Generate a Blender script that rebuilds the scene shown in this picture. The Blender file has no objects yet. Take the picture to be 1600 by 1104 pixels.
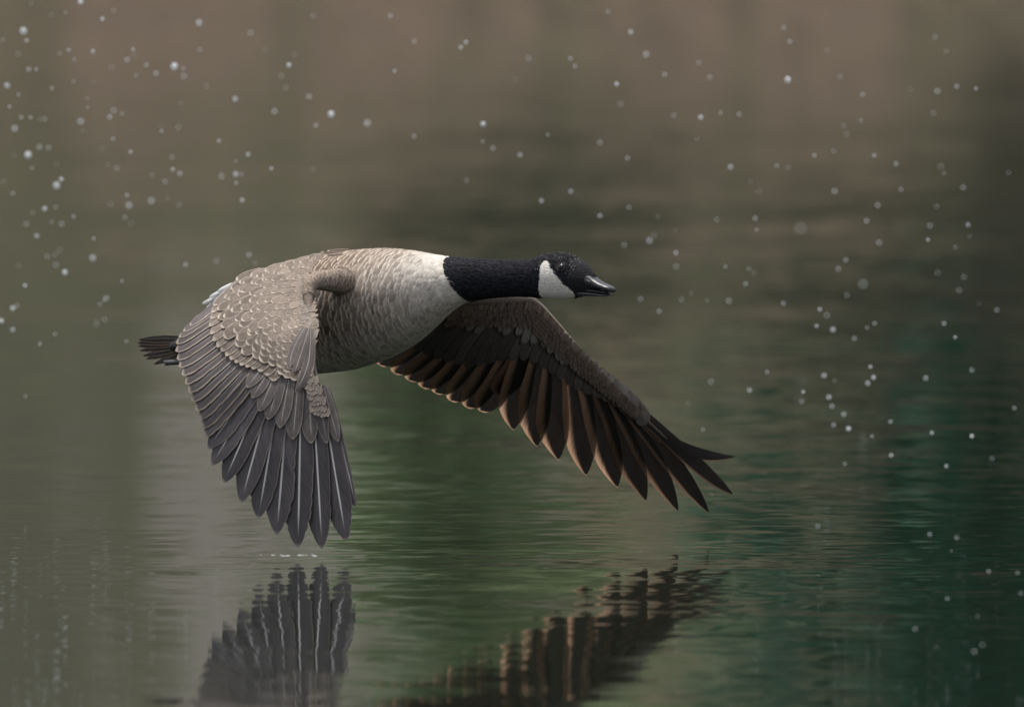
import bpy, math
import numpy as np
rad = math.radians
scene = bpy.context.scene
rng = np.random.default_rng(7)

# ------------------------------------------------------------------ camera, world, sun
DIST, FRAME, PITCH = 30.0, 1.6, rad(1.61)      # metres to the goose, metres across the frame there
cP, sP = math.cos(PITCH), math.sin(PITCH)

def ray(px, py):
    a = (np.asarray(px, float) - 800) / 1600 * FRAME / DIST
    b = (552 - np.asarray(py, float)) / 1600 * FRAME / DIST
    return a, cP + b * sP, -sP + b * cP
_a, _b, _c = ray(490, 866)
CAM_Z = float(-_c * (DIST - 0.36) / _b)          # the near wing tip just touches the water there

def at(px, py, Y):
    """a point of the photograph at world depth Y -> world position"""
    a, b, c = ray(px, py)
    t = (np.asarray(Y, float) + DIST) / b
    return np.stack(np.broadcast_arrays(a * t, np.asarray(Y, float) + 0 * t, CAM_Z + c * t), -1)

def proj(P):
    r = P - np.array([0, -DIST, CAM_Z])
    d = r[..., 1] * cP - r[..., 2] * sP
    x = r[..., 0] / d
    y = (r[..., 1] * sP + r[..., 2] * cP) / d
    k = 1600 * DIST / FRAME
    return 800 + x * k, 552 - y * k

cam = bpy.data.cameras.new("camera")
cam.sensor_fit = 'HORIZONTAL'
cam.sensor_width = 36
cam.lens = 36 * DIST / FRAME
cam.clip_start, cam.clip_end = 1.0, 2000
cam.dof.use_dof = True
cam.dof.focus_distance = DIST - 0.08
cam.dof.aperture_fstop = 10.5
camo = bpy.data.objects.new("camera", cam)
camo.location = (0, -DIST, CAM_Z)
camo.rotation_euler = (math.pi / 2 - PITCH, 0, 0)
scene.collection.objects.link(camo)
scene.camera = camo

SUN_DIR = np.array([-0.16, 0.10, 0.95]); SUN_DIR /= np.linalg.norm(SUN_DIR)
sun_el = math.asin(SUN_DIR[2])
world = bpy.data.worlds.new("World"); scene.world = world
world.use_nodes = True
nt = world.node_tree
bg = nt.nodes["Background"]
sky = nt.nodes.new("ShaderNodeTexSky")
sky.sky_type = 'NISHITA'; sky.sun_disc = False
sky.sun_elevation = sun_el
sky.sun_rotation = math.atan2(SUN_DIR[0], SUN_DIR[1])
sky.air_density = 1.0; sky.dust_density = 3.0; sky.ozone_density = 1.0
hs = nt.nodes.new("ShaderNodeHueSaturation")          # thin high cloud greys the blue
hs.inputs["Saturation"].default_value = 0.22
nt.links.new(sky.outputs[0], hs.inputs["Color"]); nt.links.new(hs.outputs[0], bg.inputs[0])
bg.inputs[1].default_value = 0.14
sun = bpy.data.lights.new("sun", 'SUN')
sun.energy = 2.6; sun.angle = rad(6); sun.color = (1.0, 0.95, 0.87)
suno = bpy.data.objects.new("sun", sun)
from mathutils import Vector
suno.rotation_euler = Vector(SUN_DIR).to_track_quat('Z', 'Y').to_euler()
suno.location = (0, 0, 20)
scene.collection.objects.link(suno)
scene.view_settings.view_transform = 'Standard'
scene.view_settings.look = 'None'
scene.view_settings.exposure = 0.52
scene.view_settings.gamma = 1.0

# ------------------------------------------------------------------ helpers
col = scene.collection

def tag(o, label=None, cat=None, group=None, kind=None):
    if label: o["label"] = label
    if cat: o["category"] = cat
    if group: o["group"] = group
    if kind: o["kind"] = kind
    return o

def link(name, me, mat=None, parent=None):
    o = bpy.data.objects.new(name, me)
    if mat: me.materials.append(mat)
    col.objects.link(o)
    if parent is not None:
        o.parent = parent
        inv = parent_origin(parent)
        o.location = (-inv[0], -inv[1], -inv[2])
    return o

def parent_origin(p):
    x = np.array(p.location)
    while p.parent is not None:
        p = p.parent
        x = x + np.array(p.location)
    return x

def smooth(me):
    me.polygons.foreach_set("use_smooth", np.ones(len(me.polygons), bool))

class Acc:
    """collects quad grids with feather attributes and links them as ONE mesh"""
    def __init__(s): s.V, s.F, s.A, s.n = [], [], {k: [] for k in ("fuv", "fcol", "ecol", "fpar", "fpart")}, 0
    def grid(s, P, fuv, fc, ec, par, part):
        # P (m, nl, nw, 3)
        m, nl, nw, _ = P.shape
        idx = np.arange(m * nl * nw).reshape(m, nl, nw) + s.n
        q = np.stack([idx[:, :-1, :-1], idx[:, :-1, 1:], idx[:, 1:, 1:], idx[:, 1:, :-1]], -1).reshape(-1, 4)
        s.V.append(P.reshape(-1, 3)); s.F.append(q); s.n += m * nl * nw
        for k, a in (("fuv", fuv), ("fcol", fc), ("ecol", ec), ("fpar", par), ("fpart", part)):
            a = np.asarray(a, float)
            if a.ndim == 1: a = a[None, None, None]
            elif a.ndim == 2: a = a[:, None, None]
            s.A[k].append(np.broadcast_to(a, (m, nl, nw, 3)).reshape(-1, 3))
    def build(s, name, mat, parent=None):
        V = np.concatenate(s.V); F = np.concatenate(s.F)
        me = bpy.data.meshes.new(name)
        me.vertices.add(len(V)); me.vertices.foreach_set("co", V.ravel())
        me.loops.add(F.size); me.loops.foreach_set("vertex_index", F.ravel())
        me.polygons.add(len(F)); me.polygons.foreach_set("loop_start", np.arange(0, F.size, 4))
        me.update(calc_edges=True)
        for k in s.A:
            at_ = me.attributes.new(k, 'FLOAT_VECTOR', 'POINT')
            at_.data.foreach_set("vector", np.concatenate(s.A[k]).ravel())
        smooth(me)
        return link(name, me, mat, parent)

def nrm(v): return v / np.maximum(np.linalg.norm(v, axis=-1, keepdims=True), 1e-12)

def sm_interp(x, xs, ys, k=6.0):
    """piecewise-linear curve, gaussian-smoothed with sigma k"""
    x = np.asarray(x, float)
    o = np.linspace(-2.5, 2.5, 11); w = np.exp(-o * o / 2); w /= w.sum()
    return sum(wi * np.interp(x + oi * k, xs, ys) for oi, wi in zip(o, w))

def hsh(*a):
    x = sum(np.asarray(v) * k for v, k in zip(a, (12.9898, 78.233, 37.719)))
    return np.mod(np.sin(x) * 43758.5453, 1.0)

# ------------------------------------------------------------------ materials
def mat_new(name):
    m = bpy.data.materials.new(name); m.use_nodes = True
    n = m.node_tree; n.nodes.clear()
    return m, n, n.nodes, n.links

class NB:
    def __init__(s, nt): s.nt = nt
    def val(s, x, sock):
        if hasattr(x, "is_output"): s.nt.links.new(x, sock)
        else: sock.default_value = x
    def math(s, op, a, b=0.0, c=0.0, clamp=False):
        n = s.nt.nodes.new("ShaderNodeMath"); n.operation = op; n.use_clamp = clamp
        for i, x in enumerate((a, b, c)): s.val(x, n.inputs[i])
        return n.outputs[0]
    def sstep(s, x, lo, hi, a=0.0, b=1.0):
        n = s.nt.nodes.new("ShaderNodeMapRange"); n.interpolation_type = 'SMOOTHSTEP'
        for i, v in enumerate((x, lo, hi, a, b)): s.val(v, n.inputs[i])
        return n.outputs[0]
    def attr(s, name):
        n = s.nt.nodes.new("ShaderNodeAttribute"); n.attribute_name = name
        return n.outputs["Vector"]
    def sep(s, v):
        n = s.nt.nodes.new("ShaderNodeSeparateXYZ"); s.nt.links.new(v, n.inputs[0]); return n.outputs
    def comb(s, x, y, z):
        n = s.nt.nodes.new("ShaderNodeCombineXYZ")
        for i, v in enumerate((x, y, z)): s.val(v, n.inputs[i])
        return n.outputs[0]
    def mix(s, f, a, b, mode='MIX'):
        n = s.nt.nodes.new("ShaderNodeMix"); n.data_type = 'RGBA'; n.blend_type = mode
        s.val(f, n.inputs[0])
        for x, i in ((a, 6), (b, 7)):
            if hasattr(x, "is_output"): s.nt.links.new(x, n.inputs[i])
            else: n.inputs[i].default_value = (*x, 1)
        return n.outputs[2]
    def noise(s, vec, scale, detail=3.0, rough=0.5, out=0):
        n = s.nt.nodes.new("ShaderNodeTexNoise")
        if vec is not None: s.nt.links.new(vec, n.inputs["Vector"])
        n.inputs["Scale"].default_value = scale; n.inputs["Detail"].default_value = detail
        n.inputs["Roughness"].default_value = rough
        return n.outputs[out]
    def vmath(s, op, a, b=None, scale=None):
        n = s.nt.nodes.new("ShaderNodeVectorMath"); n.operation = op
        s.val(a, n.inputs[0])
        if b is not None: s.val(b, n.inputs[1])
        if scale is not None: s.val(scale, n.inputs["Scale"])
        return n.outputs[0]
    def pos(s): return s.nt.nodes.new("ShaderNodeNewGeometry").outputs["Position"]
    def bump(s, h, strength, dist):
        n = s.nt.nodes.new("ShaderNodeBump")
        n.inputs["Strength"].default_value = strength; n.inputs["Distance"].default_value = dist
        s.nt.links.new(h, n.inputs["Height"]); return n.outputs[0]
    def principled(s, colr, rough, spec=0.5, normal=None, **kw):
        n = s.nt.nodes.new("ShaderNodeBsdfPrincipled")
        s.val(colr if hasattr(colr, "is_output") else (*colr, 1), n.inputs["Base Color"])
        s.val(rough, n.inputs["Roughness"]); n.inputs["Specular IOR Level"].default_value = spec
        if normal is not None: s.nt.links.new(normal, n.inputs["Normal"])
        for k, v in kw.items(): s.val(v, n.inputs[k])
        return n.outputs[0]
    def out(s, sh):
        o = s.nt.nodes.new("ShaderNodeOutputMaterial"); s.nt.links.new(sh, o.inputs[0])

def feather_material(name, transl=0.22, rough=0.62, spec=0.25, grain=1.0, rag=0.0, soft=0.25):
    m, n, _, L = mat_new(name); b = NB(n)
    u, v, _w = b.sep(b.attr("fuv"))
    ew, tw, sp = b.sep(b.attr("fpar"))
    ss, side, rnd = b.sep(b.attr("fpart"))
    us = b.math('SUBTRACT', u, sp)
    aus = b.math('ABSOLUTE', us)
    absu = b.math('ABSOLUTE', u)
    aside = b.math('ABSOLUTE', side)
    usel = b.math('ADD', b.math('MULTIPLY', absu, b.math('SUBTRACT', 1.0, aside)), b.math('MULTIPLY', u, side))
    # barbs: fine oblique streaks running from the shaft to the edge
    bv = b.comb(b.math('MULTIPLY', aus, 1.3), b.math('SUBTRACT', b.math('MULTIPLY', v, 55.0), b.math('MULTIPLY', aus, 11.0)), b.math('MULTIPLY', rnd, 91.0))
    barb = b.noise(bv, 1.0, 3.0, 0.6)
    blot = b.noise(b.comb(b.math('MULTIPLY', u, 1.5), b.math('MULTIPLY', v, 5.0), b.math('MULTIPLY', rnd, 37.0)), 1.0, 3.0)
    wob = b.math('MULTIPLY', b.math('SUBTRACT', barb, 0.5), 0.35)
    e1 = b.sstep(b.math('ADD', usel, b.math('MULTIPLY', wob, ew)), b.math('SUBTRACT', 1.0, ew), b.math('SUBTRACT', 1.0, b.math('MULTIPLY', ew, soft)))
    if rag:
        rg = b.noise(b.comb(b.math('MULTIPLY', u, 4.0), b.math('MULTIPLY', rnd, 61.0), b.math('MULTIPLY', v, 3.0)), 1.0, 3.0, 0.7)
        v = b.math('ADD', v, b.math('MULTIPLY', b.math('SUBTRACT', rg, 0.5), rag))
    e2 = b.sstep(b.math('ADD', v, b.math('MULTIPLY', wob, tw)), b.math('SUBTRACT', 1.0, tw), b.math('SUBTRACT', 1.0, b.math('MULTIPLY', tw, 0.3)))
    e = b.math('MAXIMUM', e1, e2)
    sh = b.math('MULTIPLY', b.sstep(aus, 0.085, 0.03), b.math('MULTIPLY', ss, b.sstep(v, 0.97, 0.72)))
    c = b.mix(e, b.attr("fcol"), b.attr("ecol"))
    k = b.math('ADD', b.math('MULTIPLY', barb, 0.9 * grain), b.math('MULTIPLY', blot, 0.7 * grain))
    k = b.math('ADD', k, 1.0 - 0.8 * grain)
    c = b.vmath('SCALE', c, scale=k)
    c = b.mix(sh, c, (0.62, 0.60, 0.60))
    hgt = b.math('ADD', b.math('MULTIPLY', barb, 0.6), b.math('MULTIPLY', sh, 0.8))
    nor = b.bump(hgt, 0.5, 0.0015)
    pr = b.principled(c, rough, spec, nor)
    tr = n.nodes.new("ShaderNodeBsdfTranslucent"); L.new(c, tr.inputs[0])
    mx = n.nodes.new("ShaderNodeMixShader")
    L.new(b.math('MULTIPLY_ADD', e, transl * 0.8, transl), mx.inputs[0]); L.new(pr, mx.inputs[1]); L.new(tr.outputs[0], mx.inputs[2])
    b.out(mx.outputs[0])
    return m

M_flight = feather_material("flight_feather", 0.16, 0.55, 0.25, grain=1.4)
M_under = feather_material("under_feather", 0.28, 0.7, 0.15, soft=0.25)
M_plume = feather_material("body_plume", 0.10, 0.75, 0.12, grain=1.1, rag=0.10)
M_barred = feather_material("barred_plume", 0.06, 0.8, 0.1, grain=1.4, rag=0.16)

def skin_material(name, rough=0.8):
    m, n, _, L = mat_new(name); b = NB(n)
    p = b.pos()
    k = b.noise(p, 260.0, 3.0, 0.65)
    c = b.vmath('SCALE', b.attr("fcol"), scale=b.math('MULTIPLY_ADD', k, 0.9, 0.55))
    fine = b.noise(b.vmath('MULTIPLY', p, (160.0, 160.0, 520.0)), 1.0, 3.0, 0.6)
    nor = b.bump(fine, 0.7, 0.003)
    b.out(b.principled(c, rough, 0.25, nor))
    return m
M_covert = feather_material("wing_covert", 0.08, 0.75, 0.1, grain=1.3, rag=0.035, soft=-0.25)
M_skin = skin_material("short_down")

def simple(name, colr, rough, spec=0.5, nscale=200.0, amp=0.4, bump=0.0005, **kw):
    m, n, _, L = mat_new(name); b = NB(n)
    k = b.noise(b.pos(), nscale, 4.0, 0.6)
    rgb = n.nodes.new("ShaderNodeRGB"); rgb.outputs[0].default_value = (*colr, 1)
    c = b.vmath('SCALE', rgb.outputs[0], scale=b.math('MULTIPLY_ADD', k, amp * 2, 1 - amp))
    b.out(b.principled(c, rough, spec, b.bump(k, 0.5, bump), **kw))
    return m
M_bill = simple("bill_horn", (0.013, 0.016, 0.023), 0.30, 0.6, 450.0, 0.5, 0.001)
M_mouth = simple("mouth_dark", (0.008, 0.007, 0.008), 0.5)
M_eye = simple("eye_gloss", (0.004, 0.003, 0.0025), 0.06, 0.4, 100.0, 0.1, 0.0)
M_lid = simple("eyelid", (0.02, 0.02, 0.023), 0.6)
M_foot = simple("foot_skin", (0.03, 0.03, 0.034), 0.35, 0.6, 500.0)

# ------------------------------------------------------------------ setting: water, far bank, far shrubs
def water():
    m, n, _, L = mat_new("pond_water"); b = NB(n)
    p = b.vmath('MULTIPLY', b.pos(), (1.0, 1.0, 0.0))
    def slope(scale, amp, off, det=2.0, stretch=(1.0, 1.0, 1.0)):
        q = b.vmath('ADD', b.vmath('MULTIPLY', p, stretch), off)
        c = b.noise(q, scale, det, 0.55, out=1)
        return b.vmath('SCALE', b.vmath('SUBTRACT', c, (0.5, 0.5, 0.5)), scale=amp)
    s = b.vmath('ADD', slope(2.6, 0.018, (3.1, 7.7, 0.0), 2.0, (0.7, 1.0, 1.0)), slope(12.0, 0.034, (11.0, 2.0, 5.0), 2.0, (0.8, 1.0, 1.0)))
    s = b.vmath('ADD', s, slope(0.45, 0.010, (1.0, 4.0, 9.0)))
    # calmer and livelier patches of ripple
    patch = b.sstep(b.noise(p, 0.35, 2.0), 0.35, 0.7, 0.55, 1.5)
    s = b.vmath('SCALE', s, scale=patch)
    x, y, _z = b.sep(s)
    nor = b.vmath('NORMALIZE', b.comb(x, y, 1.0))
    b.out(b.principled((0.016, 0.02, 0.014), 0.02, 0.5, nor, IOR=1.33))
    me = bpy.data.meshes.new("water")
    me.from_pydata([(-300, -60, 0), (300, -60, 0), (300, 97, 0), (-300, 97, 0)], [], [(0, 1, 2, 3)])
    tag(link("water", me, m), kind="structure")
water()

BANK_Y = 95.0
def bank():
    m, n, _, L = mat_new("bank_ground"); b = NB(n)
    p = b.pos(); x, y, z = b.sep(p)
    n1 = b.noise(p, 0.9, 4.0, 0.6); n2 = b.noise(p, 5.0, 4.0, 0.65); n3 = b.noise(p, 0.25, 3.0)
    zz = b.math('ADD', z, b.math('MULTIPLY', b.math('SUBTRACT', n1, 0.5), 1.6))
    dead = b.mix(n2, (0.066, 0.049, 0.037), (0.190, 0.145, 0.112))
    scrub = b.mix(n2, (0.032, 0.036, 0.020), (0.125, 0.122, 0.078))
    green = b.mix(n2, (0.03, 0.05, 0.022), (0.12, 0.14, 0.07))
    c = b.mix(b.sstep(zz, 0.1, 2.1), dead, scrub)
    nv0 = b.noise(b.vmath('MULTIPLY', p, (1.0, 0.12, 0.15)), 1.1, 3.0, 0.55)
    c = b.mix(b.math('MULTIPLY', b.sstep(nv0, 0.45, 0.62), 0.5), c, b.mix(n2, (0.03, 0.034, 0.02), (0.10, 0.10, 0.062)))
    # upright drifts of growth and bare stony ground
    nv = b.noise(b.vmath('MULTIPLY', p, (1.0, 0.15, 0.22)), 1.6, 4.0, 0.6)
    stone = b.mix(n2, (0.075, 0.072, 0.062), (0.215, 0.207, 0.185))
    xn = b.math('ADD', x, b.math('MULTIPLY', b.math('SUBTRACT', n1, 0.5), 2.0))
    left = b.math('MULTIPLY', b.sstep(xn, -3.4, -1.4), b.sstep(xn, -0.1, -1.5))
    c = b.mix(b.math('MULTIPLY', b.sstep(zz, 1.9, 3.0), b.sstep(b.math('ADD', nv, b.math('MULTIPLY', left, 0.24)), 0.48, 0.78)), c, stone)
    mid = b.math('MULTIPLY', b.sstep(xn, 0.25, 0.6), b.sstep(xn, 1.3, 0.9))
    c = b.mix(b.math('MULTIPLY', b.sstep(zz, 2.2, 3.2), mid), c, dead)
    c = b.mix(b.math('MULTIPLY', b.sstep(zz, 2.5, 4.5), b.sstep(n3, 0.45, 0.6)), c, green)
    c = b.mix(b.math('MULTIPLY', b.math('MULTIPLY', b.sstep(nv, 0.55, 0.30), b.sstep(zz, 0.6, 1.8)), 0.55), c, b.mix(n2, (0.02, 0.024, 0.016), (0.075, 0.075, 0.05)))
    c = b.mix(b.math('MULTIPLY', b.math('MULTIPLY', b.sstep(xn, -1.7, -3.3), b.sstep(zz, 1.6, 3.0)), 0.6), c, b.mix(n2, (0.02, 0.022, 0.017), (0.075, 0.072, 0.055)))
    # the bank turns to darker olive tones towards the right
    c = b.mix(b.math('MULTIPLY', b.math('MULTIPLY', b.sstep(b.math('ADD', x, n1), 1.0, 3.6), b.sstep(zz, 0.9, 2.6)), 0.42), c, b.mix(n2, (0.02, 0.024, 0.016), (0.075, 0.075, 0.05)))
    b.out(b.principled(c, 0.9, 0.1, b.bump(n2, 0.8, 0.25)))
    xs = np.concatenate([np.linspace(-300, -22, 30), np.linspace(-20, 20, 81), np.linspace(22, 300, 30)])
    prof = [(0, -0.4), (0.6, 0.1), (1.6, 0.9), (2.8, 1.9), (4.5, 3.0), (7, 4.6), (11, 7.5), (17, 11.5), (26, 15.5), (40, 18.5), (70, 21), (140, 22)]
    V, F = [], []
    for j, (dy, z) in enumerate(prof):
        for i, x in enumerate(xs):
            w = math.sin(x * 0.9) * 0.25 + math.sin(x * 0.23 + 1) * 0.8 + rng.normal() * 0.08
            V.append((x, BANK_Y + dy + w * (0.4 if j else 0.3), z + (rng.normal() * 0.06 + 0.08 * w) * (j > 0) * (1 + 0.15 * j)))
    nx = len(xs)
    for j in range(len(prof) - 1):
        for i in range(nx - 1):
            F.append((j * nx + i, j * nx + i + 1, (j + 1) * nx + i + 1, (j + 1) * nx + i))
    me = bpy.data.meshes.new("bank"); me.from_pydata(V, [], F); smooth(me)
    tag(link("bank", me, m), kind="structure")
bank()

def leaf_material(name, ca, cb, transl=0.25):
    m, n, _, L = mat_new(name); b = NB(n)
    k = b.noise(b.pos(), 2.2, 3.0)
    c = b.mix(b.sstep(k, 0.3, 0.7), ca, cb)
    pr = b.principled(c, 0.6, 0.2)
    tr = n.nodes.new("ShaderNodeBsdfTranslucent"); L.new(c, tr.inputs[0])
    mx = n.nodes.new("ShaderNodeMixShader"); mx.inputs[0].default_value = transl
    L.new(pr, mx.inputs[1]); L.new(tr.outputs[0], mx.inputs[2]); b.out(mx.outputs[0])
    return m

def leaves(name, m, blobs, n_per_m3=60, size=0.16, upright=0.0):
    """many leaf-sized faces spread through uneven clumps (x, y, z, rx, ry, rz)"""
    cs = []
    for (x, y, z, rx, ry, rz) in blobs:
        k = int(n_per_m3 * rx * ry * rz * 4.2) + 30
        d = nrm(rng.normal(size=(k, 3))) * (rng.random((k, 1)) ** 0.45)
        d *= 1 + 0.25 * np.sin(7 * d[:, :1] + 3 * x) * np.sin(6 * d[:, 2:] + 2 * z)
        cs.append(np.array([x, y, z]) + d * np.array([rx, ry, rz]))
    c = np.concatenate(cs); c = c[c[:, 2] > 0.05]
    k = len(c)
    a = nrm(rng.normal(size=(k, 3)) * np.array([1, 1, 1 + 4 * upright])); bb = nrm(np.cross(a, rng.normal(size=(k, 3))))
    s = size * (0.6 + 0.8 * rng.random((k, 1)))
    V = np.stack([c - a * s, c + bb * s * 0.45, c + a * s, c - bb * s * 0.45], 1).reshape(-1, 3)
    F = np.arange(4 * k).reshape(-1, 4)
    me = bpy.data.meshes.new(name); me.from_pydata(V.tolist(), [], F.tolist())
    return link(name, me, m)

def bank_x(px): return (px - 800) / 1600 * FRAME / DIST * (DIST + BANK_Y + 2)
def strip(x0, x1, z0, z1, y, r, n):
    return [(rng.uniform(x0, x1), y + rng.uniform(-0.4, 0.6), rng.uniform(z0, z1), r * rng.uniform(.7, 1.3), r * 0.7, r * rng.uniform(.8, 1.5)) for _ in range(n)]

tag(leaves("green_shrubs", leaf_material("leaf_green", (0.11, 0.185, 0.08), (0.25, 0.345, 0.175)),
           strip(bank_x(590), bank_x(850), 2.6, 6.0, BANK_Y + 3.0, 0.55, 16) + strip(bank_x(-900), bank_x(-300), 2, 6, BANK_Y + 3.2, 0.9, 12) + strip(bank_x(2500), bank_x(3400), 2, 6, BANK_Y + 3.2, 0.9, 12)),
    "band of leafy green shrubs on the far bank seen mirrored in the pond", "shrubs", kind="stuff")
tag(leaves("dark_shrubs", leaf_material("leaf_dark", (0.004, 0.070, 0.045), (0.013, 0.165, 0.108)),
           strip(bank_x(1130), bank_x(1460), 3.3, 7.0, BANK_Y + 3.6, 0.55, 14) + strip(bank_x(1440), bank_x(1900), 2.7, 7.0, BANK_Y + 2.4, 0.6, 52)),
    "dark evergreen shrubs on the far bank mirrored at the right", "shrubs", kind="stuff")

# ------------------------------------------------------------------ goose
YAW = rad(38)
TAN = math.tan(YAW)
RIGHT = np.array([-math.sin(YAW), -math.cos(YAW), 0.0])      # the goose's own right side, towards the camera
UP = np.array([0, 0, 1.0])
# stations along the spine: photo column, top row, bottom row, width/height
ST = np.array([
    (300, 530, 552, 1.1), (318, 512, 558, 1.05), (345, 482, 566, .95), (385, 448, 575, .95), (440, 418, 583, 1.0), (500, 400, 583, 1.0),
    (550, 391, 577, 1.0), (600, 388, 561, 1.0), (640, 391, 538, 1.0), (670, 397, 512, .98), (695, 401, 490, .95),
    (715, 403.5, 476, .92), (740, 405, 468.5, .9), (770, 406, 464, .88), (800, 407, 462, .86), (824, 407, 462.5, .84),
    (838, 403.5, 463.5, .8), (852, 398, 465.5, .77), (868, 395.5, 467, .74), (884, 396.5, 467, .72), (898, 400.5, 466, .7),
    (908, 406, 464, .68), (917, 413, 461.5, .66), (924, 421, 459, .62), (929, 430, 456, .5)])
def prof(c):
    k = np.where(c > 820, 3.0, 9.0)
    return [sm_interp(c, ST[:, 0], ST[:, i], k) for i in (1, 2, 3)]
def spineY(c): return -TAN * (np.asarray(c, float) - 580) / 1000
def bodyP(c, phi, grow=0.0):
    c = np.asarray(c, float); phi = np.asarray(phi, float)
    t, b_, lf = prof(c)
    Y = spineY(c)
    ctr = at(c, (t + b_) / 2, Y)
    hz = (b_ - t) / 2000 * (DIST + Y) / DIST + grow
    hl = hz * lf
    return ctr + RIGHT * (hl * np.cos(phi))[..., None] + UP * (hz * np.sin(phi))[..., None]
def bodyN(c, phi):
    e = 1.0
    dc = bodyP(c + e, phi) - bodyP(c - e, phi)
    dp = bodyP(c, phi + .02) - bodyP(c, phi - .02)
    return nrm(np.cross(dc, dp))

def near_on_body(px, py, c0, c1):
    c, p = np.meshgrid(np.linspace(c0, c1, 120), np.linspace(-1.5, 1.5, 160), indexing="ij")
    P = bodyP(c, p); x, y = proj(P)
    i = np.argmin((x - px) ** 2 + (y - py) ** 2)
    return c.ravel()[i], p.ravel()[i]

def in_poly(x, y, poly):
    r = np.zeros(np.shape(x), bool)
    n = len(poly)
    for i in range(n):
        x1, y1 = poly[i]; x2, y2 = poly[(i + 1) % n]
        k = ((y1 > y) != (y2 > y)) & (x < (x2 - x1) * (y - y1) / (y2 - y1 + 1e-9) + x1)
        r ^= k
    return r
CHEEK = [(849, 408), (854, 407.5), (858, 410), (863, 421), (870, 431), (879, 441), (888, 450), (895, 456), (899, 462), (897, 472), (866, 472), (850, 468), (843, 461), (841, 450), (843, 430), (844, 415)]

def lerp3(a, b, t): return np.asarray(a) + (np.asarray(b) - np.asarray(a)) * np.asarray(t)[..., None]
def body_colours(c, phi, jag=1.0):
    """main colour and pale edge colour of the plumage at a place on the body, and 1 where black"""
    u = np.sin(phi)
    mphi = np.arctan2(np.sin(phi), np.abs(np.cos(phi)))
    P = bodyP(c, mphi); px, py = proj(P)
    h = hsh(np.round(c * 0.7), np.round(phi * 40)) - .5
    back, back_e = (.150, .112, .088), (.46, .38, .30)
    flank, flank_e = (.135, .108, .09), (.43, .375, .325)
    breast, breast_e = (.36, .31, .27), (.60, .545, .49)
    cream = (.60, .555, .505)
    belly = (.34, .32, .28)
    f = np.clip((u - .2) / .5, 0, 1)
    mc = lerp3(flank, back, f); me_ = lerp3(flank_e, back_e, f)
    cc = c + 10 * u
    k = np.clip((cc - 575) / 105, 0, 1) ** 1.1 * np.clip(1.1 - np.clip(u - .72, 0, 1) * 2.2, 0, 1)
    mc = lerp3(mc, breast, k) if mc.ndim > 1 else mc
    me_ = lerp3(me_, breast_e, k)
    k2 = np.clip((cc - 660) / 50, 0, 1)
    mc = lerp3(mc, cream, k2); me_ = lerp3(me_, cream, k2)
    kb = np.clip((-u - .45) / .45, 0, 1)
    mc = lerp3(mc, belly, kb * .85 * (1 - k2)); me_ = lerp3(me_, (.44, .42, .37), kb * .8 * (1 - k2))
    rump = (c < 372) & (c > 318) & (u > .1)
    white = (.72, .72, .74)
    vent = (c < 400) & (u < -.2)
    mc[rump | vent] = white; me_[rump | vent] = white
    cb = 724 - 17 * u + 4.5 * h * jag
    blk = (c > cb)
    cheek = in_poly(px + 2 * h * jag, py + 1.2 * h * jag, CHEEK)
    blk &= ~cheek
    taill = (c < 318); blk |= taill
    mc[blk] = (.0085, .0088, .0115); me_[blk] = (.016, .017, .022)
    mc[cheek] = (.60, .58, .545); me_[cheek] = (.64, .62, .585)
    mc *= (1 + .25 * h)[..., None]
    return mc, me_, blk, cheek

goose = bpy.data.objects.new("flying_goose", None)
goose.location = tuple(at(560, 580, 0.0)); col.objects.link(goose)
tag(goose, "brown and grey goose with black neck and white cheek flying low over the pond", "goose")

def build_body():
    nc, nphi = 420, 120
    c = np.concatenate([np.linspace(300, 690, 170), np.linspace(692, 929, 250)]); nc = len(c)
    phi = np.linspace(0, 2 * math.pi, nphi, endpoint=False)
    Cg, Pg = np.meshgrid(c, phi, indexing="ij")
    P = bodyP(Cg, Pg)
    mc, me_, blk, chk = body_colours(Cg, Pg)
    V = P.reshape(-1, 3); colr = mc.reshape(-1, 3)
    idx = np.arange(nc * nphi).reshape(nc, nphi)
    F = np.stack([idx[:-1], idx[1:], np.roll(idx, -1, 1)[1:], np.roll(idx, -1, 1)[:-1]], -1).reshape(-1, 4).tolist()
    F.append(idx[0].tolist()); F.append(idx[-1][::-1].tolist())
    me = bpy.data.meshes.new("body"); me.from_pydata(V.tolist(), [], F)
    a = me.attributes.new("fcol", 'FLOAT_VECTOR', 'POINT'); a.data.foreach_set("vector", colr.ravel())
    smooth(me)
    return link("body", me, M_skin, goose)
body = build_body()

def scales(acc, surf, normal, a0, b0, La, wb, lift0, lift1, fc, ec, ew, tw, ss=0.0, twist=0.0, nl=5, nw=5, arc=.10):
    """small overlapping contour feathers lying on a parametric surface; tips point to -a"""
    m = len(a0)
    v = np.array([0, .35, .65, .88, 1.0]) if nl == 5 else np.linspace(0, 1, nl)
    pr = np.interp(v, [0, .35, .65, .88, 1], [.6, .95, 1.0, .9, .5])
    u = np.linspace(-1, 1, nw)
    A = np.broadcast_to((a0[:, None] - La[:, None] * v)[:, :, None], (m, nl, nw)).copy()
    B = b0[:, None, None] + wb[:, None, None] * pr[:, None] * u + (twist * v)[:, None] * np.ones(m)[:, None, None]
    A = A + (La[:, None, None] * arc) * (u ** 2) * v[:, None]
    P = surf(A, B); N = normal(A, B)
    l = lift0 + (lift1 - lift0) * v
    P = P + N * (l[:, None] - .0006 * u ** 2)[..., None]
    fuv = np.stack(np.broadcast_arrays(u[None, None, :], v[None, :, None], 0.0 * A), -1)
    acc.grid(P, fuv, fc, ec, (ew, tw, 0.0), np.stack([np.full(m, ss), np.zeros(m), rng.random(m)], -1))

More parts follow.
